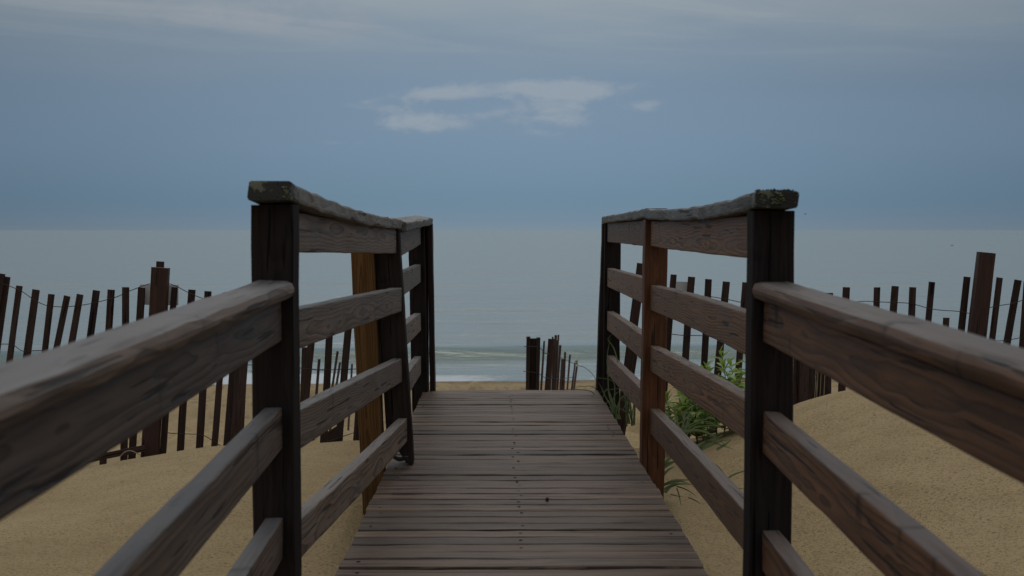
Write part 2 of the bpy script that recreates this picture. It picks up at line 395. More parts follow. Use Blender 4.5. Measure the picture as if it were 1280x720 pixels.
# ------------------------------------------------------------------ the ground
DECK = -.90; SEA = -4.5
def lerp(tab, v):
    if v <= tab[0][0]: return tab[0][1]
    for (a, fa), (b, fb) in zip(tab, tab[1:]):
        if v <= b:
            t = (v - a) / (b - a); t = t * t * (3 - 2 * t) * .5 + t * .5
            return fa + (fb - fa) * t
    return tab[-1][1]
PROFILE = [(-300, -.9), (-40, -1.2), (0, -1.22), (3, -1.19), (5.5, -1.085), (7.0, -1.075), (7.6, -1.15), (8.2, -1.28), (10, -1.55), (14, -2.06), (20, -2.78), (30, -3.78),
           (38, -4.27), (42, -4.49), (46, -4.75), (60, -5.6), (120, -9)]
def sst(a, b, v):
    t = min(1, max(0, (v - a) / (b - a))); return t * t * (3 - 2 * t)
def bell(v, c, s): return math.exp(-((v - c) / s) ** 2)
def ground(x, y):
    h = lerp(PROFILE, y)
    if y < 12:
        # left mound falls away to the left, right dune climbs to the right
        h -= .20 * (1 - sst(-2.9, -.95, x)) * bell(y, 6.9, 1.5) - .03 * bell(x, -1.2, .7) * bell(y, 6.6, 1.5)
        h += .05 * noise.noise(Vector((x * 1.1, y * .8, 11))) * bell(y, 6, 2.2) + .02 * noise.noise(Vector((x * 3.1, y * 2.6, 17))) * bell(y, 6, 2.2)
        k = 1 - sst(6.6, 8.6, y)
        h += (.37 * sst(.70, 2.0, x) * sst(1.5, 6.2, y) * k)
        h += .12 * sst(1.6, 4.0, x) * k * sst(0, 6, y)
        if .5 < x < 1.3: h -= .06 * bell(x, .75, .25) * bell(y, 7.4, .9)
        # sand drifted in under and beside the deck stays below the planks
        if -.52 < x < .62: h = min(h, -1.12) if y < 8 else h
        h += .03 * sst(.55, .62, x) * (1 - sst(.62, .9, x)) * bell(y, 5.0, 2)
    h += .55 * bell(x, 1.45, .85) * bell(y, 13.4, 1.6)           # hummock beside the far fence
    n = noise.noise(Vector((x * .7, y * .7, 0))) * .035 + noise.noise(Vector((x * 2.3, y * 2.3, 5))) * .012
    if y < 10: n += noise.noise(Vector((x * 7, y * 7, 2))) * .004
    if y > 8.5:                                                   # trodden beach
        a = sst(8.5, 12, y) * (1 - sst(38, 41, y))
        n += (abs(noise.noise(Vector((x * 2.1, y * 2.1, 9)))) - .2) * .28 * a + noise.noise(Vector((x * 4.3, y * 4.3, 3))) * .13 * a
    else: a = 0
    fade = 1.0 - .7 * sst(40, 42, y)
    h += n * fade
    h -= .004 * x * sst(25, 42, y) * -1                           # the waterline runs slightly oblique
    return h
def axis(a, b, step, lo, hi, grow=1.09):
    v = [a + i * step for i in range(int((b - a) / step) + 1)]
    s = step; q = v[-1]
    while q < hi: s *= grow; q += s; v.append(q)
    s = step; q = v[0]
    while q > lo: s *= grow; q -= s; v.insert(0, q)
    return v
xs = axis(-3.2, 3.2, .055, -900, 900); ys = axis(3.2, 9.0, .055, -900, 9.0)
q, s = 9.0, .06
while q < 46: s = min(s * 1.02, .26); q += s; ys.append(q)
while q < 130: s *= 1.2; q += s; ys.append(q)
V = [(x, y, ground(x, y)) for y in ys for x in xs]
nx = len(xs)
Fc = [(j * nx + i, j * nx + i + 1, (j + 1) * nx + i + 1, (j + 1) * nx + i) for j in range(len(ys) - 1) for i in range(nx - 1)]
sand = link('sand', mesh('sand', V, Fc, M['sand'], True)); sand['kind'] = 'structure'

# ------------------------------------------------------------------ the sea
def seaz(x, y):
    wv = .0
    cr = 50.4 + 1.1 * math.sin(x * .11 + .6) + .7 * noise.noise(Vector((x * .16, 3, 0)))
    amp = .27 * (.85 + .3 * noise.noise(Vector((x * .13, 8, 0))))
    d = y - cr
    wv += amp * (math.exp(-(d / 1.25) ** 2) if d < 0 else math.exp(-(d / 2.6) ** 2))
    sw = amp * math.exp(-(d / 2.0) ** 2) if d < 0 else wv
    for k, (c, a, s1, s2) in enumerate([(55.5, .10, .7, 1.8), (61, .10, .9, 2.2), (69, .12, 1.2, 3), (80, .13, 1.5, 4), (96, .14, 2, 5), (118, .15, 2.5, 7), (150, .17, 3, 9)]):
        c2 = c + 1.6 * noise.noise(Vector((x * .07, k * 3.7, 1))) * (c / 55)
        a2 = a * max(0, .55 + 1.1 * noise.noise(Vector((x * .06, k * 5.1, 2))))
        d = y - c2; wv += a2 * (math.exp(-(d / s1) ** 2) if d < 0 else math.exp(-(d / s2) ** 2))
    wv += .05 * noise.noise(Vector((x * .5, y * .9, 0))) * (1 - sst(90, 160, y)) * (.15 + .85 * sst(48.5, 54, y))
    return SEA + wv, sw
def foamv(x, y):
    e = 44.6 + .8 * noise.noise(Vector((x * .25, 1, 4))) - .08 * x
    f = 1 - sst(e - 1.2, e + .9, y)
    return f * (.50 - .055 * x + .5 * noise.noise(Vector((x * .35, y * .5, 7))))
ys = []; q, s = 38.5, .16
while q < 45000: ys.append(q); q += s; s *= (1.006 if q < 70 else 1.03 if q < 300 else 1.12)
nu = 190; V = []; fo = []; cr_ = []
for y in ys:
    hw = 45 + y * 1.5
    for i in range(nu + 1):
        t = i / nu * 2 - 1; x = hw * (t * .55 + .45 * t ** 3)
        zz, sw = seaz(x, y) if y < 220 else (SEA, 0); V.append((x, y, zz)); fo.append(foamv(x, y)); cr_.append(min(1, sw / .22))
Fc = [(j * (nu + 1) + i, j * (nu + 1) + i + 1, (j + 1) * (nu + 1) + i + 1, (j + 1) * (nu + 1) + i) for j in range(len(ys) - 1) for i in range(nu)]
me = mesh('sea', V, Fc, M['sea'], True)
a_ = me.attributes.new('foam', 'FLOAT', 'POINT'); a_.data.foreach_set('value', fo)
a_ = me.attributes.new('swell', 'FLOAT', 'POINT'); a_.data.foreach_set('value', cr_)
sea = link('sea', me); sea['kind'] = 'structure'

# ------------------------------------------------------------------ the boardwalk
XL, XR = -.432, .545
bw = thing('boardwalk', 'weathered brown plank boardwalk running between the railings towards the beach', 'boardwalk', (.06, 5.5, DECK - .2))
PW = .088; GAP = .006
plank_meshes = []
for k in range(10):
    plank_meshes.append(beam_mesh('plank', XR - XL, .088, .036, M['plank'], nseg=12, r=.007, rough=.0024, bow=(random.uniform(-.001, .001), random.uniform(-.0015, .0015)), twist=random.uniform(-.5, .5)))
nailm = mesh('nail', [((.0048 * math.cos(i * math.pi / 3)), .0048 * math.sin(i * math.pi / 3), .0012) for i in range(6)] + [(.0055 * math.cos(i * math.pi / 3), .0055 * math.sin(i * math.pi / 3), -.004) for i in range(6)],
             [(0, 1, 2, 3, 4, 5)] + [(i, i + 6, (i + 1) % 6 + 6, (i + 1) % 6) for i in range(6)], M['nail'])
def deck_z(y): return DECK if y > 3.0 else DECK - (3.0 - y) * .026
y = 7.98; k = 0
while y > -.6:
    wid = PW
    yc = y - wid / 2
    mt = Matrix.Translation((.0565 + random.uniform(-.003, .003), yc, deck_z(yc) - .018 + random.uniform(-.003, .002))) @ Matrix.Rotation(random.uniform(-.0012, .0012), 4, 'Z')
    if random.random() < .5: mt = mt @ Matrix.Rotation(math.pi, 4, 'Z')
    pl = link('plank', random.choice(plank_meshes), bw, mt)
    if yc > 2.4:
        for nx_ in (XL + .045, .058, XR - .045):
            for dy in (0,):
                if random.random() < (.7 if nx_ == .058 else .25):
                    link('nail', nailm, pl, Matrix.Translation((nx_ + random.uniform(-.012, .012), yc + dy + random.uniform(-.012, .012), WORLD[pl.name].translation.z + .0178)))
    y -= wid + random.choice([.006, .007, .007, .008, .009, .010]); k += 1
for jx in (XL + .03, .058, XR - .03):
    beam('joist', (jx, 3.0, DECK - .112), (jx, 7.96, DECK - .112), .038, .14, M['joist'], bw)
    beam('joist', (jx, -.6, deck_z(-.6) - .112), (jx, 2.99, DECK - .112), .038, .14, M['joist'], bw)

# ------------------------------------------------------------------ the railings
S = .089; T = .038
lrail = thing('railing', 'left hand timber railing, the one with a newer orange brown post beside its middle post', 'railing', (-.48, 5.4, DECK))
rrail = thing('railing', 'right hand timber railing with a reddish middle post and beach grass at its foot', 'railing', (.58, 5.4, DECK))
UPX = (1, 0, 0)   # reference for posts

def post(parent, bot, top, m, label=None, w=S, d=S, name='post', twist=0, roll=0, **k):
    # local Y ends up along the walk, local Z across it
    return beam(name, bot, top, d, w, m, parent, ref=(1, 0, 0), label=label, nseg=18, r=.005, rough=.0022, twist=twist, roll=roll, **k)

# left: outer (near ramp) posts behind the viewer, then three along the walk
post(lrail, (-.4815, 3.045, -1.5), (-.4815, 3.045, .0535), M['post'], twist=3, roll=-2.0)
post(lrail, (-.385, 5.485, DECK + .001), (-.440, 5.485, .006), M['post'], w=.098, cut=((-.4535, 0, .022), (-.47, 0, -.88)))
post(lrail, (-.468, 5.44, -1.45), (-.529, 5.44, -.015), M['post_orange'], label='newer orange brown post')
post(lrail, (-.437, 7.925, -1.6), (-.470, 7.925, .036), M['post'])
post(lrail, (-.374, 8.0, -1.6), (-.397, 8.0, .036), M['fence_post'], w=.030, d=S, name='side_board')
post(lrail, (-.417, 8.035, -1.7), (-.425, 8.035, .022), M['fence_post'], w=.026, d=S, name='side_board')
# right
post(rrail, (.571, 3.045, -1.5), (.578, 3.045, .041), M['post'], twist=-2)
post(rrail, (.578, 5.485, -1.6), (.597, 5.485, .040), M['post_red'], label='reddish brown post')
post(rrail, (.610, 7.925, -1.7), (.622, 7.925, .0385), M['post'])
post(rrail, (.528, 8.0, -1.7), (.588, 8.0, .0365), M['post'], w=.036, d=S, name='side_board')

def rail(parent, x0, y0, z0, x1, y1, z1, m, name='rail', h=S, **k):
    """z is the top edge"""
    k.setdefault('bow', (random.uniform(-.004, .004), random.uniform(-.004, .004))); k.setdefault('twist', random.uniform(-2, 2))
    beam(name, (x0, y0, z0 - h / 2), (x1, y1, z1 - h / 2), T, h, m, parent, nseg=20, r=.004, rough=.0018, **k)
A, B, B2, C = 3.091, 5.439, 5.531, 7.879
# left, middle bay and far bay (top edges measured at each post)
for (za, zb) in ((.044, .002), (-.178, -.220), (-.405, -.492), (-.655, -.722)):
    rail(lrail, -.482, A, za, -.418 + .02 * (zb < -.1) + .02 * (zb < -.6), B, zb, M['rail'], h=.091)
for (za, zb) in ((-.006, .018), (-.168, -.190), (-.386, -.460), (-.600, -.700)):
    rail(lrail, -.412, B2, za, -.462, C, zb, M['rail'], h=.098)
# left, ramp bay near the viewer
for (za, zb) in ((-.196, -.146), (-.466, -.375), (-.700, -.610)):
    rail(lrail, -.482, .62, za, -.482, 2.999, zb, M['near'])
# right
for (za, zb) in ((.034, .034), (-.188, -.211), (-.382, -.444), (-.640, -.685)):
    rail(rrail, .575, A, za, .592, B, zb, M['rail_warm'], h=.097)
for (za, zb) in ((.039, .0385), (-.192, -.210), (-.428, -.450), (-.648, -.695)):
    rail(rrail, .595, B2, za, .609, C, zb, M['rail_warm'], h=.105)
for (za, zb) in ((-.197, -.148), (-.450, -.385), (-.700, -.638)):
    rail(rrail, .575, .62, za, .575, 2.999, zb, M['near_warm'])
# posts at the foot of the ramp, beside the viewer
post(lrail, (-.482, .575, -1.6), (-.482, .575, -.19), M['post']); post(rrail, (.575, .575, -1.6), (.575, .575, -.19), M['post'])
# top caps (flat boards)
def cap(parent, p0, p1, m, endtag=0, roll=0, w=S, h=T, wave=None, **k):
    beam('cap', p0, p1, w, h, m, parent, nseg=36, r=.007, rough=.0042, endtag=endtag, roll=roll, wave=wave, **k)
cap(lrail, (-.4785, 2.955, .075), (-.424, 5.50, .0215), M['cap'], wave=lambda t: -.012 * math.sin(math.pi * t) + .006 * (1 - t) ** 8, roll=-1.5)
cap(lrail, (-.412, 5.505, .018), (-.432, 7.99, .056), M['cap'], roll=9, endtag=1, w=.10)
cap(rrail, (.574, 2.955, .064), (.598, 5.50, .060), M['cap'], wave=lambda t: -.016 * math.sin(math.pi * t ** .8), roll=1)
cap(rrail, (.600, 5.505, .062), (.610, 7.99, .056), M['cap'], endtag=1, roll=1, wave=lambda t: .003 * (1 - t) ** 4)
# the two grey caps of the ramp, rounded by many hands
beam('cap', (-.4815, .50, -.176), (-.4795, 2.998, -.1255), S, T, M['near'], lrail, nseg=30, r=.0155, rough=.0022)
beam('cap', (.5755, .50, -.178), (.5755, 2.998, -.1275), S, T, M['near_warm'], rrail, nseg=30, r=.0155, rough=.0022)

# lichen crusts on the cap ends
def crust(parent, c, n, spread, m):
    V = []; Fc = []
    for i in range(n):
        p = Vector(c) + Vector((random.uniform(-1, 1) * spread[0], random.uniform(-1, 1) * spread[1], random.uniform(-1, 1) * spread[2]))
        r = random.uniform(.0025, .006); b = len(V)
        for d in ((1, 0, 0), (-1, 0, 0), (0, 1, 0), (0, -1, 0), (0, 0, .6), (0, 0, -.6)):
            V.append(p + Vector(d) * r * random.uniform(.7, 1.3))
        for f in ((0, 2, 4), (2, 1, 4), (1, 3, 4), (3, 0, 4), (2, 0, 5), (1, 2, 5), (3, 1, 5), (0, 3, 5)): Fc.append(tuple(b + q for q in f))
    o = link('lichen', mesh('lichen', V, Fc, m), parent); o['kind'] = 'stuff'
M['lichen'] = plain('grey_green_lichen', (.13, .135, .075), .9, 0, .5, 120)
M['lichen_dark'] = plain('black_crust', (.022, .022, .020), .95, 0, .5, 120)
crust(lrail, (-.478, 2.99, .095), 46, (.036, .033, .001), M['lichen_dark'])
crust(lrail, (-.442, 2.956, .076), 20, (.008, .003, .014), M['lichen'])
crust(rrail, (.574, 2.99, .082), 46, (.035, .032, .001), M['lichen_dark'])
crust(rrail, (.574, 2.953, .066), 40, (.013, .002, .012), M['lichen'])
crust(rrail, (.542, 2.956, .066), 16, (.008, .003, .012), M['lichen'])

# ------------------------------------------------------------------ sand fences
picket_meshes = [beam_mesh('picket', 1.22, .0085, random.uniform(.033, .040), M['picket'], nseg=5, r=.0015, rough=.002, bow=(random.uniform(-.01, .01), random.uniform(-.008, .008))) for k in range(8)]
thin_meshes = [beam_mesh('picket', 1.22, .030, random.uniform(.014, .019), M['picket_pale'], nseg=5, r=.0015, rough=.002, bow=(random.uniform(-.01, .01), random.uniform(-.008, .008))) for k in range(4)]
def picket(parent, top, bot, meshes=None, L=1.22, label=None, wscale=1):
    """top and foot are points on its middle line; it runs on into the sand"""
    top = Vector(top); d = (top - Vector(bot)).normalized()
    mt, _ = frame(top - d * L, top, (1, 0, 0))
    if L != 1.22 or wscale != 1: mt = mt @ Matrix.Diagonal((L / 1.22, 1, wscale, 1))
    return link('picket', random.choice(meshes or picket_meshes), parent, mt, label)
def wire(parent, pts, r=.0022, wob=.004):
    pts = smoothpath(pts, 7)
    pts = [p + Vector((0, noise.noise(p * 9) * wob, noise.noise(p * 9 + Vector((5, 5, 5))) * wob)) for p in pts]
    return link('wire', tube_mesh('wire', pts, r, M['wire']), parent)

# left run
FY = 7.75
lf = thing('sand_fence', 'dark slat sand fence behind the left railing, with a pale board on its post', 'fence', at(199, 575, FY))
for i in range(9):
    px = -12 - 20 * i + random.uniform(-4, 4)
    t = at(px, 340 - 3 * i + random.uniform(-6, 6), FY); picket(lf, t, t + Vector((-.10 + random.uniform(-.05, .05), 0, -1)))
left = [(2, 342, -14, 440), (9, 346, -4, 440), (24, 357, 13, 447), (45, 362, 34, 441), (64, 367.5, 57, 435), (84, 370, 72, 428), (100, 368, 90, 424), (120.5, 363, 113, 416),
        (139, 362, 137, 408), (157, 359, 156.5, 402), (177, 359.5, 175, 395), (218, 359, 206, 540), (240, 362, 228, 540), (260, 364, 250, 540), (283, 366, 269, 540), (297, 368, 284, 540),
        (335, 376, 326, 545), (352, 380, 345, 545), (370, 390, 361, 550), (392, 400, 381, 520), (412.5, 400, 403.5, 560), (436.5, 398, 424, 560), (455, 395, 444, 561), (476, 392, 468, 560)]
for (x0, y0, x1, y1) in left:
    yy = FY + random.uniform(-.03, .03)
    picket(lf, at(x0, y0, yy), at(x1, y1, yy))
picket(lf, at(309, 372, FY - .03), at(299, 541, FY - .03), wscale=1.75)
def fpost(parent, px, py, bx, by, Y, w=.089, d=.06, m=None, label=None, name='post'):
    t = at(px, py, Y); b = at(bx, by, Y); b = b + (b - t).normalized() * .5
    return beam(name, b, t, d, w, m or M['fence_post'], parent, ref=(1, 0, 0), label=label, nseg=10, r=.004, rough=.003)
fpost(lf, 201, 334.5, 188, 565, FY - .075)
fpost(lf, 200.5, 327, 188, 560, FY + .06, w=.040, d=.03, m=M['picket'], name='stake')
# the pale board fixed across the seaward side
c = at(198, 368.5, FY + .012)
link('board', beam_mesh('board', .208, .014, .113, M['board'], nseg=3, r=.003, rough=.0006), lf, Matrix.Translation(c + Vector((0, .015, 0))) @ Matrix.Rotation(R(1), 4, 'Y'), 'pale weathered board')
wy = FY - .022
wire(lf, [at(px, py, wy) for px, py in ((-60, 330), (-20, 345), (2, 354), (26, 364), (45, 376), (62, 383), (84, 383), (110, 380), (140, 373), (165, 363), (188, 355), (212, 355), (236, 366), (262, 376), (300, 386), (340, 396), (380, 404), (420, 408), (470, 408))])
wire(lf, [at(px, py, wy) for px, py in ((-60, 420), (-20, 428), (0, 430), (16, 431), (28, 438), (48, 438), (90, 440), (140, 438), (190, 432), (230, 442), (290, 452), (310, 456), (360, 458), (400, 462), (470, 460))])
wire(lf, [at(px, py, wy) for px, py in ((90, 530), (150, 530), (193, 536), (212, 541), (240, 543), (255, 545), (272, 555), (290, 566))])
wire(lf, [at(px, py, wy) for px, py in ((300, 556), (370, 560), (408, 552), (430, 545), (445, 540), (475, 532))])
# slats that have fallen and lie at its foot
for (a, b, yy) in (((368, 556), (452, 561), 7.25), ((112, 574), (182, 560), 7.6), ((408, 545), (424, 535), 8.3), ((406, 556), (424, 546), 8.3), ((408, 550), (424, 541), 8.3)):
    p0 = at(*a, yy); p1 = at(*b, yy); mt, L = frame(p0, p1, (0, 0, 1))
    link('fallen_picket', beam_mesh('fallen_picket', L, .012, .034 if yy != 7.25 else .016, M['fence_post'] if yy == 7.25 else M['picket'], nseg=4, r=.0015, rough=.002), lf, mt)

# left run further out, seen end-on between the rails
lf2 = thing('sand_fence', 'thin far slats of a second fence, seen between the left railing\'s middle rails', 'fence', at(410, 545, 11))
for (x0, y0, x1, y1, Y) in ((399, 449, 396, 500, 10.2), (422, 439, 415, 482, 11.0), (425, 453, 420, 490, 11.6), (433, 452, 430, 500, 12.2), (440, 455, 437, 500, 12.9), (381, 434, 379, 500, 9.6)):
    picket(lf2, at(x0, y0, Y), at(x1, y1, Y), thin_meshes if x0 > 381 else None)
wire(lf2, [at(378, 460, 9.6), at(399, 463, 10.2), at(422, 462, 11), at(440, 462, 12.9)])
wire(lf2, [at(378, 500, 9.6), at(399, 502, 10.2), at(422, 500, 11), at(440, 498, 12.9)])

# right run
rf = thing('sand_fence', 'dark slat sand fence behind the right railing, its tall post right of the lichened post', 'fence', at(1222, 430, 7.8))
RY = 7.8
right = [(842, 343, 834, 445), (864.5, 346, 858, 448), (885.5, 349, 879, 455), (908, 352, 899, 456), (932, 353, 922, 460), (952, 354, 945, 460), (975, 354, 966, 460), (997, 380, 994, 490), (1007, 382, 1003.5, 490), (1002, 384, 999, 490), (1013, 382, 1009.5, 490), (1018, 386, 1014, 490), (1025, 388, 1022.5, 490), (1032, 390, 1029, 490),
         (1037, 366, 1036, 488), (1058, 359, 1054, 470), (1096.5, 359, 1095, 420), (1119, 357.6, 1115, 420), (1141, 359, 1138, 420), (1165, 352.4, 1157, 430), (1209, 346, 1199, 430),
         (1249.6, 347, 1238, 435), (1272.6, 350, 1258, 440), (1284, 352, 1277, 440)]
for (x0, y0, x1, y1) in right:
    yy = RY + random.uniform(-.03, .03); picket(rf, at(x0, y0, yy), at(x1, y1, yy), wscale=1.5 if x0 == 1007 else 1)
picket(rf, at(1183, 397, RY), at(1181, 440, RY), L=.8)
for i in range(10):
    px = 1303 + 21 * i + random.uniform(-4, 4); t = at(px, 352 + random.uniform(-6, 6), RY); picket(rf, t, t + Vector((-.12, 0, -1)))
fpost(rf, 802, 329, 777, 521, 7.72, w=.046, d=.03, name='stake')
fpost(rf, 1233, 315.6, 1215, 470, RY - .07)
fpost(rf, 794, 420, 778, 520, 7.9, w=.06, d=.03, name='stake', m=M['fence_post'])
c = at(850, 363, RY + .014)
link('board', beam_mesh('board', .112, .012, .10, M['board'], nseg=3, r=.003, rough=.0006), rf, Matrix.Translation(c + Vector((0, .014, 0))) @ Matrix.Rotation(R(2), 4, 'Y'), 'pale weathered board')
wy = RY - .022
wire(rf, [at(px, py, wy) for px, py in ((795, 352), (842, 366), (870, 369), (886, 371), (908, 374), (932, 379), (960, 384), (1010, 384), (1060, 379), (1078, 377), (1097, 377), (1119, 378), (1141, 380), (1165, 386), (1200, 390), (1215, 391), (1240, 384), (1262, 380), (1282, 374), (1320, 366))])
wire(rf, [at(px, py, wy) for px, py in ((795, 410), (842, 418), (880, 420), (932, 425), (1000, 430), (1060, 428), (1119, 424), (1165, 424), (1215, 428), (1245, 426), (1262, 425), (1282, 421), (1320, 414))])

# middle run beyond the deck's end, going off down the dune
mf = thing('sand_fence', 'short run of slats and a channelled post, alone in the gap beyond the boardwalk\'s end', 'fence', at(667, 500, 9.9))
def strip(name, a, b, Y, w, d, m):
    t = at(*a, Y); bb = at(*b, Y); bb = bb + (bb - t).normalized() * .7
    beam(name, bb, t, d, w, m, mf, ref=(1, 0, 0), nseg=6, r=.003, rough=.002)
strip('post', (660.5, 421), (659.5, 487), 9.9, .026, .05, M['picket'])
strip('post_web', (667, 423), (666, 487), 9.92, .050, .02, M['post'])
strip('post', (673, 422), (671.5, 487), 9.9, .026, .05, M['picket'])
for (x0, y0, x1, y1, Y, fat) in ((680.3, 426.2, 676.5, 487, 10.4, 0), (688.5, 423.5, 684.5, 487, 10.7, 1), (692.5, 423.5, 690, 487, 10.9, 0), (694.8, 419, 691.5, 487, 11.1, 0), (698.2, 418.5, 694, 487, 11.5, 0), (696.5, 425, 693, 487, 11.2, 0), (691, 421, 687.5, 487, 10.8, 0), (700.3, 431.5, 697.5, 487, 11.9, 0), (704.5, 449, 702, 487, 12.4, 0),
        (702.6, 449, 700, 487, 12.2, 0), (706.3, 440, 704, 487, 12.6, 0), (712.4, 443.5, 709, 486, 13.0, 0), (719, 452.3, 715, 485, 13.6, 0), (721, 458, 718, 485, 14, 0)):
    picket(mf, at(x0, y0, Y), at(x1, y1, Y), None if fat else thin_meshes)
wire(mf, [at(655, 433.5, 9.87), at(673, 434, 9.87), at(681, 441, 10.4), at(690, 443, 10.8), at(700, 447, 11.8), at(712, 452, 13), at(721, 457, 14)], .0025)
wire(mf, [at(654, 464, 9.87), at(672, 466.5, 9.87), at(681, 472, 10.4), at(690, 473, 10.8), at(700, 474, 11.8), at(712, 472, 13), at(720, 471, 14)], .0025)

# ------------------------------------------------------------------ plants
def leaf_mesh(L, W, m, curl=.25):
    V = []; Fc = []; n = 5
    for i in range(n + 1):
        t = i / n; ww = W * (math.sin(math.pi * min(1, t * .92 + .08)) ** .8) * .5 + (.0006 if i < n else 0)
        zz = -curl * L * t * t
        V += [(L * t, -ww, zz + ww * .35), (L * t, 0, zz), (L * t, ww, zz + ww * .35)]
    for i in range(n):
        a = i * 3; Fc += [(a, a + 3, a + 4, a + 1), (a + 1, a + 4, a + 5, a + 2)]
    return mesh('leaf', V, Fc, m, True)
leaves = [leaf_mesh(l, w_, M['leaf'], c_) for l, w_, c_ in ((.075, .024, .25), (.060, .021, .1), (.085, .026, .4), (.050, .018, .15))]
def leafy(px, py, Y, topy, label):
    base = at(px, py, Y); base.z = ground(base.x, base.y) - .01
    H = at(px, topy, Y).z - base.z
    pl = thing('leafy_plant', label, 'plant', base, 'leafy plants behind the right railing')
    lean = Vector((random.uniform(-.10, .10), random.uniform(-.06, .06), 0))
    ns = random.choice((2, 3))
    for s in range(ns):
        k = 1 if s == 0 else random.uniform(.55, .85)
        ln = lean + Vector((random.uniform(-.12, .12), random.uniform(-.1, .1), 0)) * (0 if s == 0 else 1.2)
        path = [base + ln * t * t * 1.0 + Vector((0, 0, H * k * t)) for t in [i / 7 for i in range(8)]]
        link('stem', tube_mesh('stem', path, lambda t: .004 * (1 - .6 * t), M['stem'], 4), pl)
        n = int(26 * k + 4)
        for i in range(n):
            t = .22 + .78 * i / (n - 1); pos = base + ln * t * t + Vector((0, 0, H * k * t))
            sc = (.75 + .5 * math.sin(math.pi * t ** .8)) * random.uniform(.8, 1.2)
            rot = Matrix.Rotation(i * 2.4 + random.uniform(-.4, .4), 4, 'Z') @ Matrix.Rotation(-R(random.uniform(5, 40) + (35 if t > .9 else 0)), 4, 'Y') @ Matrix.Rotation(random.uniform(-.5, .5), 4, 'X')
            link('leaf', random.choice(leaves), pl, Matrix.Translation(pos) @ rot @ Matrix.Scale(sc, 4))
LB = ['leafy green plant %s' % s for s in (
    'standing tallest, against the lichened right post', 'bushy and mid height, left of the tallest one', 'low and leafy above the second rail, leftmost above it', 'between the second and third rail, right of the reddish post',
    'darker, half hidden behind the second rail', 'partly behind the lichened right post, lower than the tallest', 'small, at the foot of the slats behind the railing', 'low at the back of the plant clump, beside a slat',
    'nearest to the boardwalk, beside the beach grass', 'spreading at the middle of the clump', 'upright, just right of the reddish post\'s second rail', 'leaning beside the lichened right post', 'lowest, in front of the clump above the beach grass')]
for (a, lb) in zip(((912, 528, 7.0, 440), (896, 530, 7.05, 458), (862, 520, 7.2, 455), (846, 535, 7.0, 486), (872, 532, 6.9, 470), (932, 528, 6.9, 446), (885, 520, 7.5, 464), (922, 520, 7.4, 452), (838, 530, 7.3, 496), (905, 535, 6.8, 470), (854, 524, 7.1, 462), (922, 530, 6.85, 455), (880, 536, 6.8, 476)), LB):
    leafy(*a, lb)

def blade_mesh(pts, w_, m):
    pts = smoothpath(pts, 5); V = []; Fc = []; n = len(pts)
    for i, p in enumerate(pts):
        t = i / (n - 1); T = (pts[min(i + 1, n - 1)] - pts[max(i - 1, 0)]).normalized()
        U = T.cross(Vector((0, 1, .35))).normalized(); ww = w_ * .5 * (1 - t ** 2.2) + .0004
        N = U.cross(T); V += [p - U * ww, p + N * ww * .3, p + U * ww]
    for i in range(n - 1):
        a = i * 3; Fc += [(a, a + 1, a + 4, a + 3), (a + 1, a + 2, a + 5, a + 4)]
    return mesh('blade', V, Fc, m, True)
def tuft(label, px, py, Y, blades, w_=.008, m='grass'):
    """blades: lists of photo points with a depth offset each, rooted at the tuft"""
    base = at(px, py, Y); t = thing('grass_tuft', label, 'grass', base, 'beach grass along the right railing')
    for bl in blades:
        pts = [at(q[0], q[1], Y + (q[2] if len(q) > 2 else 0)) for q in bl]
        link('blade', blade_mesh(pts, w_ * random.uniform(.8, 1.25), M[m]), t)
def rblades(px, py, n, spread, hmin, hmax, lean=0):
    out = []
    for i in range(n):
        bx = px + random.uniform(-6, 6); dx = lean + random.uniform(-spread, spread); h = random.uniform(hmin, hmax)
        dz = random.uniform(-.2, .2)
        out.append([(bx, py + random.uniform(-2, 4), 0), (bx + dx * .3, py - h * .6, dz * .4), (bx + dx * .75, py - h, dz * .8), (bx + dx * 1.15, py - h * random.uniform(.55, .95), dz)])
    return out
tuft('tall beach grass at the foot of the far right post, arching over the deck edge', 778, 527, 7.35,
     [[(766, 522), (765, 505), (770, 492), (778, 488)], [(787, 527), (784, 508), (786, 490), (770, 486), (748, 491)], [(772, 524), (764, 508), (757, 496), (752, 485), (748, 478)],
      [(788, 530), (781, 514), (768, 510), (758, 509)], [(770, 525), (768, 500), (768, 480), (760, 474), (742, 472)], [(790, 532), (788, 512), (783, 492), (778, 478)],
      [(786, 530), (782, 500), (776, 470), (769, 440), (764, 430), (760, 424), (766, 417)], [(774, 524), (762, 496), (760, 470), (759, 445), (763, 422)]] + rblades(789, 530, 9, 12, 22, 48) + rblades(772, 522, 6, 16, 15, 40), .0060)
tuft('beach grass in front of the leafy plants, blades leaning right', 850, 548, 6.5,
     [[(838, 548), (860, 532), (885, 523), (905, 520)], [(842, 552), (866, 536), (894, 532), (908, 540)], [(836, 545), (848, 530), (868, 518), (880, 516)]] + rblades(852, 545, 12, 34, 10, 42, 12) + rblades(838, 540, 7, 26, 8, 40, 4), .0065)
tuft('flattened beach grass lying on the sand between the third and fourth rails', 872, 566, 6.0,
     [[(868, 566), (882, 556), (895, 548), (905, 543)], [(870, 565), (886, 558), (902, 551), (914, 550)], [(872, 562), (884, 552), (896, 546)], [(866, 560), (884, 552), (900, 556), (918, 562)], [(896, 562), (906, 556), (914, 550)],
      [(850, 540), (874, 538), (894, 546), (906, 556)]], .010)
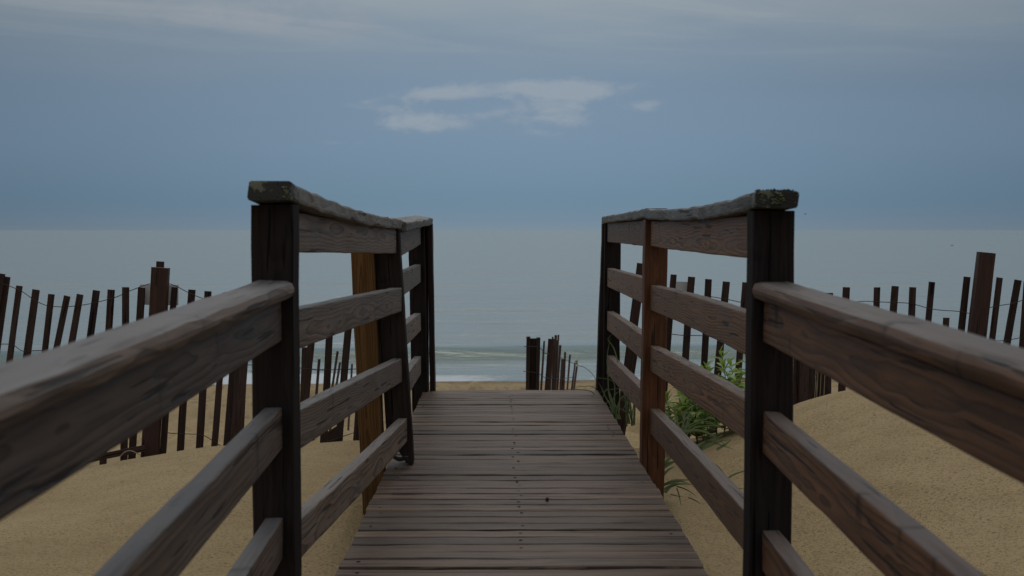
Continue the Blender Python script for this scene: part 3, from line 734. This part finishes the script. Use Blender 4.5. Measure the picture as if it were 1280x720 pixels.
tuft('beach grass low on the sand right of the reddish post, below the fourth rail', 832, 612, 5.5,
     [[(829, 612), (842, 606), (856, 605), (868, 606)], [(828, 608), (840, 601), (858, 600), (864, 599)], [(829, 594), (836, 587), (844, 583)], [(829, 586), (838, 580), (846, 575)], [(828, 584), (838, 578), (845, 578)],
      [(831, 616), (838, 609), (848, 606)], [(828, 606), (838, 604), (850, 602), (862, 604)], [(829, 582), (836, 574), (842, 570)]], .011)
tuft('single curved grass blades beside the lichened right post', 903, 603, 5.5,
     [[(904, 602), (916, 594), (930, 589), (948, 584)], [(908, 604), (918, 610), (930, 611)], [(906, 612), (920, 616), (934, 617)]], .009)
tuft('dead thin grass stems crossed on the sand below the fourth rail', 848, 620, 5.35,
     [[(838, 618), (846, 620), (853, 621)], [(846, 610), (849, 620), (851, 631)], [(846, 608), (858, 612), (870, 620)], [(884, 578), (896, 582), (910, 598)], [(860, 622), (868, 625), (876, 630)]], .004, 'stem')
# dry straws standing against the slats beyond the dune on the right
t = thing('dry_straw', 'pale dry straws standing against dark slats behind the right dune', 'grass', at(1025, 494, 7.5))
for (a, b) in (((1020, 462), (1018, 494)), ((1022.5, 458), (1020.5, 493)), ((1026.5, 460), (1024.5, 493)), ((1031, 464), (1029.5, 492)), ((1019, 470), (1021, 492))):
    link('straw', tube_mesh('straw', smoothpath([at(*b, 7.5) - Vector((0, 0, .05)), at((a[0] + b[0]) / 2 + .5, (a[1] + b[1]) / 2, 7.5), at(*a, 7.5)], 4), .0022, M['straw'], 4), t)
# arching stalk with a yellow head, in the gap
t = thing('flower_stalk', 'yellow flower head on a long thin stalk arching from the far right post', 'plant', at(748, 500, 8.4))
link('stalk', tube_mesh('stalk', smoothpath([at(748, 500, 8.4), at(746, 478, 8.45), at(739, 466, 8.5), at(730, 459, 8.55), at(723, 457, 8.6), at(720, 454, 8.6)], 6), .0022, M['stem'], 4), t)
c = at(721, 453, 8.6); V = []; Fc = []
for i in range(26):
    d = Vector((random.gauss(0, 1), random.gauss(0, 1), random.gauss(0, 1.2))).normalized(); u = d.orthogonal().normalized() * .005; b = len(V)
    V += [c + u, c + d * random.uniform(.012, .028) + u * .3, c - u]; Fc.append((b, b + 1, b + 2))
link('flower_head', mesh('flower_head', V, Fc, M['flower']), t)
t = thing('grass_tuft', 'two long thin grass blades lying over the far edge of the deck', 'grass', at(750, 502, 8.0), 'beach grass along the right railing')
for pts in (((750, 505, 7.8), (740, 490, 7.75), (722, 487, 7.7), (706, 487.5, 7.7), (701, 494, 7.6)), ((752, 500, 8.2), (742, 484, 8.2), (730, 483, 8.2), (718, 484, 8.2))):
    link('blade', blade_mesh([at(*q) for q in pts], .006, M['grass']), t)
# yellowish loop of dead grass at the foot of the left fence
tag(link('dry_grass', tube_mesh('dry_grass', smoothpath([at(150, 571, 7.0), at(156, 565, 7.0), at(163, 563.5, 7.0), at(170, 566, 7.0), at(176, 569, 7.0)], 5), .0025, M['straw'], 4)), 'bent loop of dry grass at the foot of the left fence post', 'grass')

# ------------------------------------------------------------------ small things on the deck
p = [at(489, 568, 5.38), at(494, 573, 5.36), at(500, 575, 5.35), at(506, 573.5, 5.35), at(510, 572, 5.37)]
pts = smoothpath(p, 5)
V = []; Fc = []
for i, q in enumerate(pts):
    t = i / (len(pts) - 1); hh = .007 + .007 * math.sin(math.pi * t); V += [q + Vector((0, -.012, -hh * .3)), q + Vector((0, -.012, hh * .7)), q + Vector((0, .012, hh * .7)), q + Vector((0, .012, -hh * .3))]
for i in range(len(pts) - 1):
    for j in range(4): a = i * 4 + j; b = i * 4 + (j + 1) % 4; Fc.append((a, b, b + 4, a + 4))
Fc += [(3, 2, 1, 0), tuple(len(V) - 4 + j for j in range(4))]
tag(link('black_strip', mesh('black_strip', V, Fc, M['scrap'])), 'curled black strip at the foot of the left railing\'s middle post', 'scrap')
def bit(px, py, r, lab, m):
    d = CAMROT @ Vector(((px - 640) / F, (360 - py) / F, -1)); c = d * ((DECK + .004) / d.z)
    V = []; Fc = []
    for k, (zz, rr) in enumerate(((-.004, .8), (.003, 1), (.008, .6))):
        for j in range(7):
            a = j * 2 * math.pi / 7; q = rr * r * random.uniform(.75, 1.2); V.append(c + Vector((math.cos(a) * q * 1.3, math.sin(a) * q, zz)))
    for k in range(2):
        for j in range(7): Fc.append((k * 7 + j, k * 7 + (j + 1) % 7, k * 7 + 7 + (j + 1) % 7, k * 7 + 7 + j))
    Fc += [tuple(range(6, -1, -1)), tuple(range(14, 21))]
    tag(link('leaf_scrap', mesh('leaf_scrap', V, Fc, m)), lab, 'leaf')
bit(684, 625, .0055, 'tiny dark red leaf scrap right of the middle nail line on the deck', M['redbit'])

# ------------------------------------------------------------------ two far birds over the sea
for (px, py, Y, sp, lab) in ((1006.5, 267.5, 160, .34, 'tiny far bird in the sky right of the lichened post'), (1190, 307, 140, .24, 'tiny far bird low over the water at the right')):
    c = at(px, py, Y); s_ = sp
    V = [(-s_, 0, .10), (-s_ * .45, .03, .06), (0, .16, 0), (s_ * .45, .03, .06), (s_, 0, .10), (s_ * .45, -.10, .05), (0, -.20, 0), (-s_ * .45, -.10, .05), (0, 0, .05), (0, 0, -.06)]
    Fc = [(0, 7, 1), (1, 7, 8), (1, 8, 2), (3, 8, 5), (3, 2, 8), (4, 3, 5), (7, 6, 8), (5, 8, 6), (9, 1, 2), (9, 2, 3), (9, 7, 1), (9, 3, 5), (9, 6, 7), (9, 5, 6)]
    tag(link('bird', mesh('bird', V, Fc, M['bird']), None, Matrix.Translation(c)), lab, 'bird', 'birds over the sea')
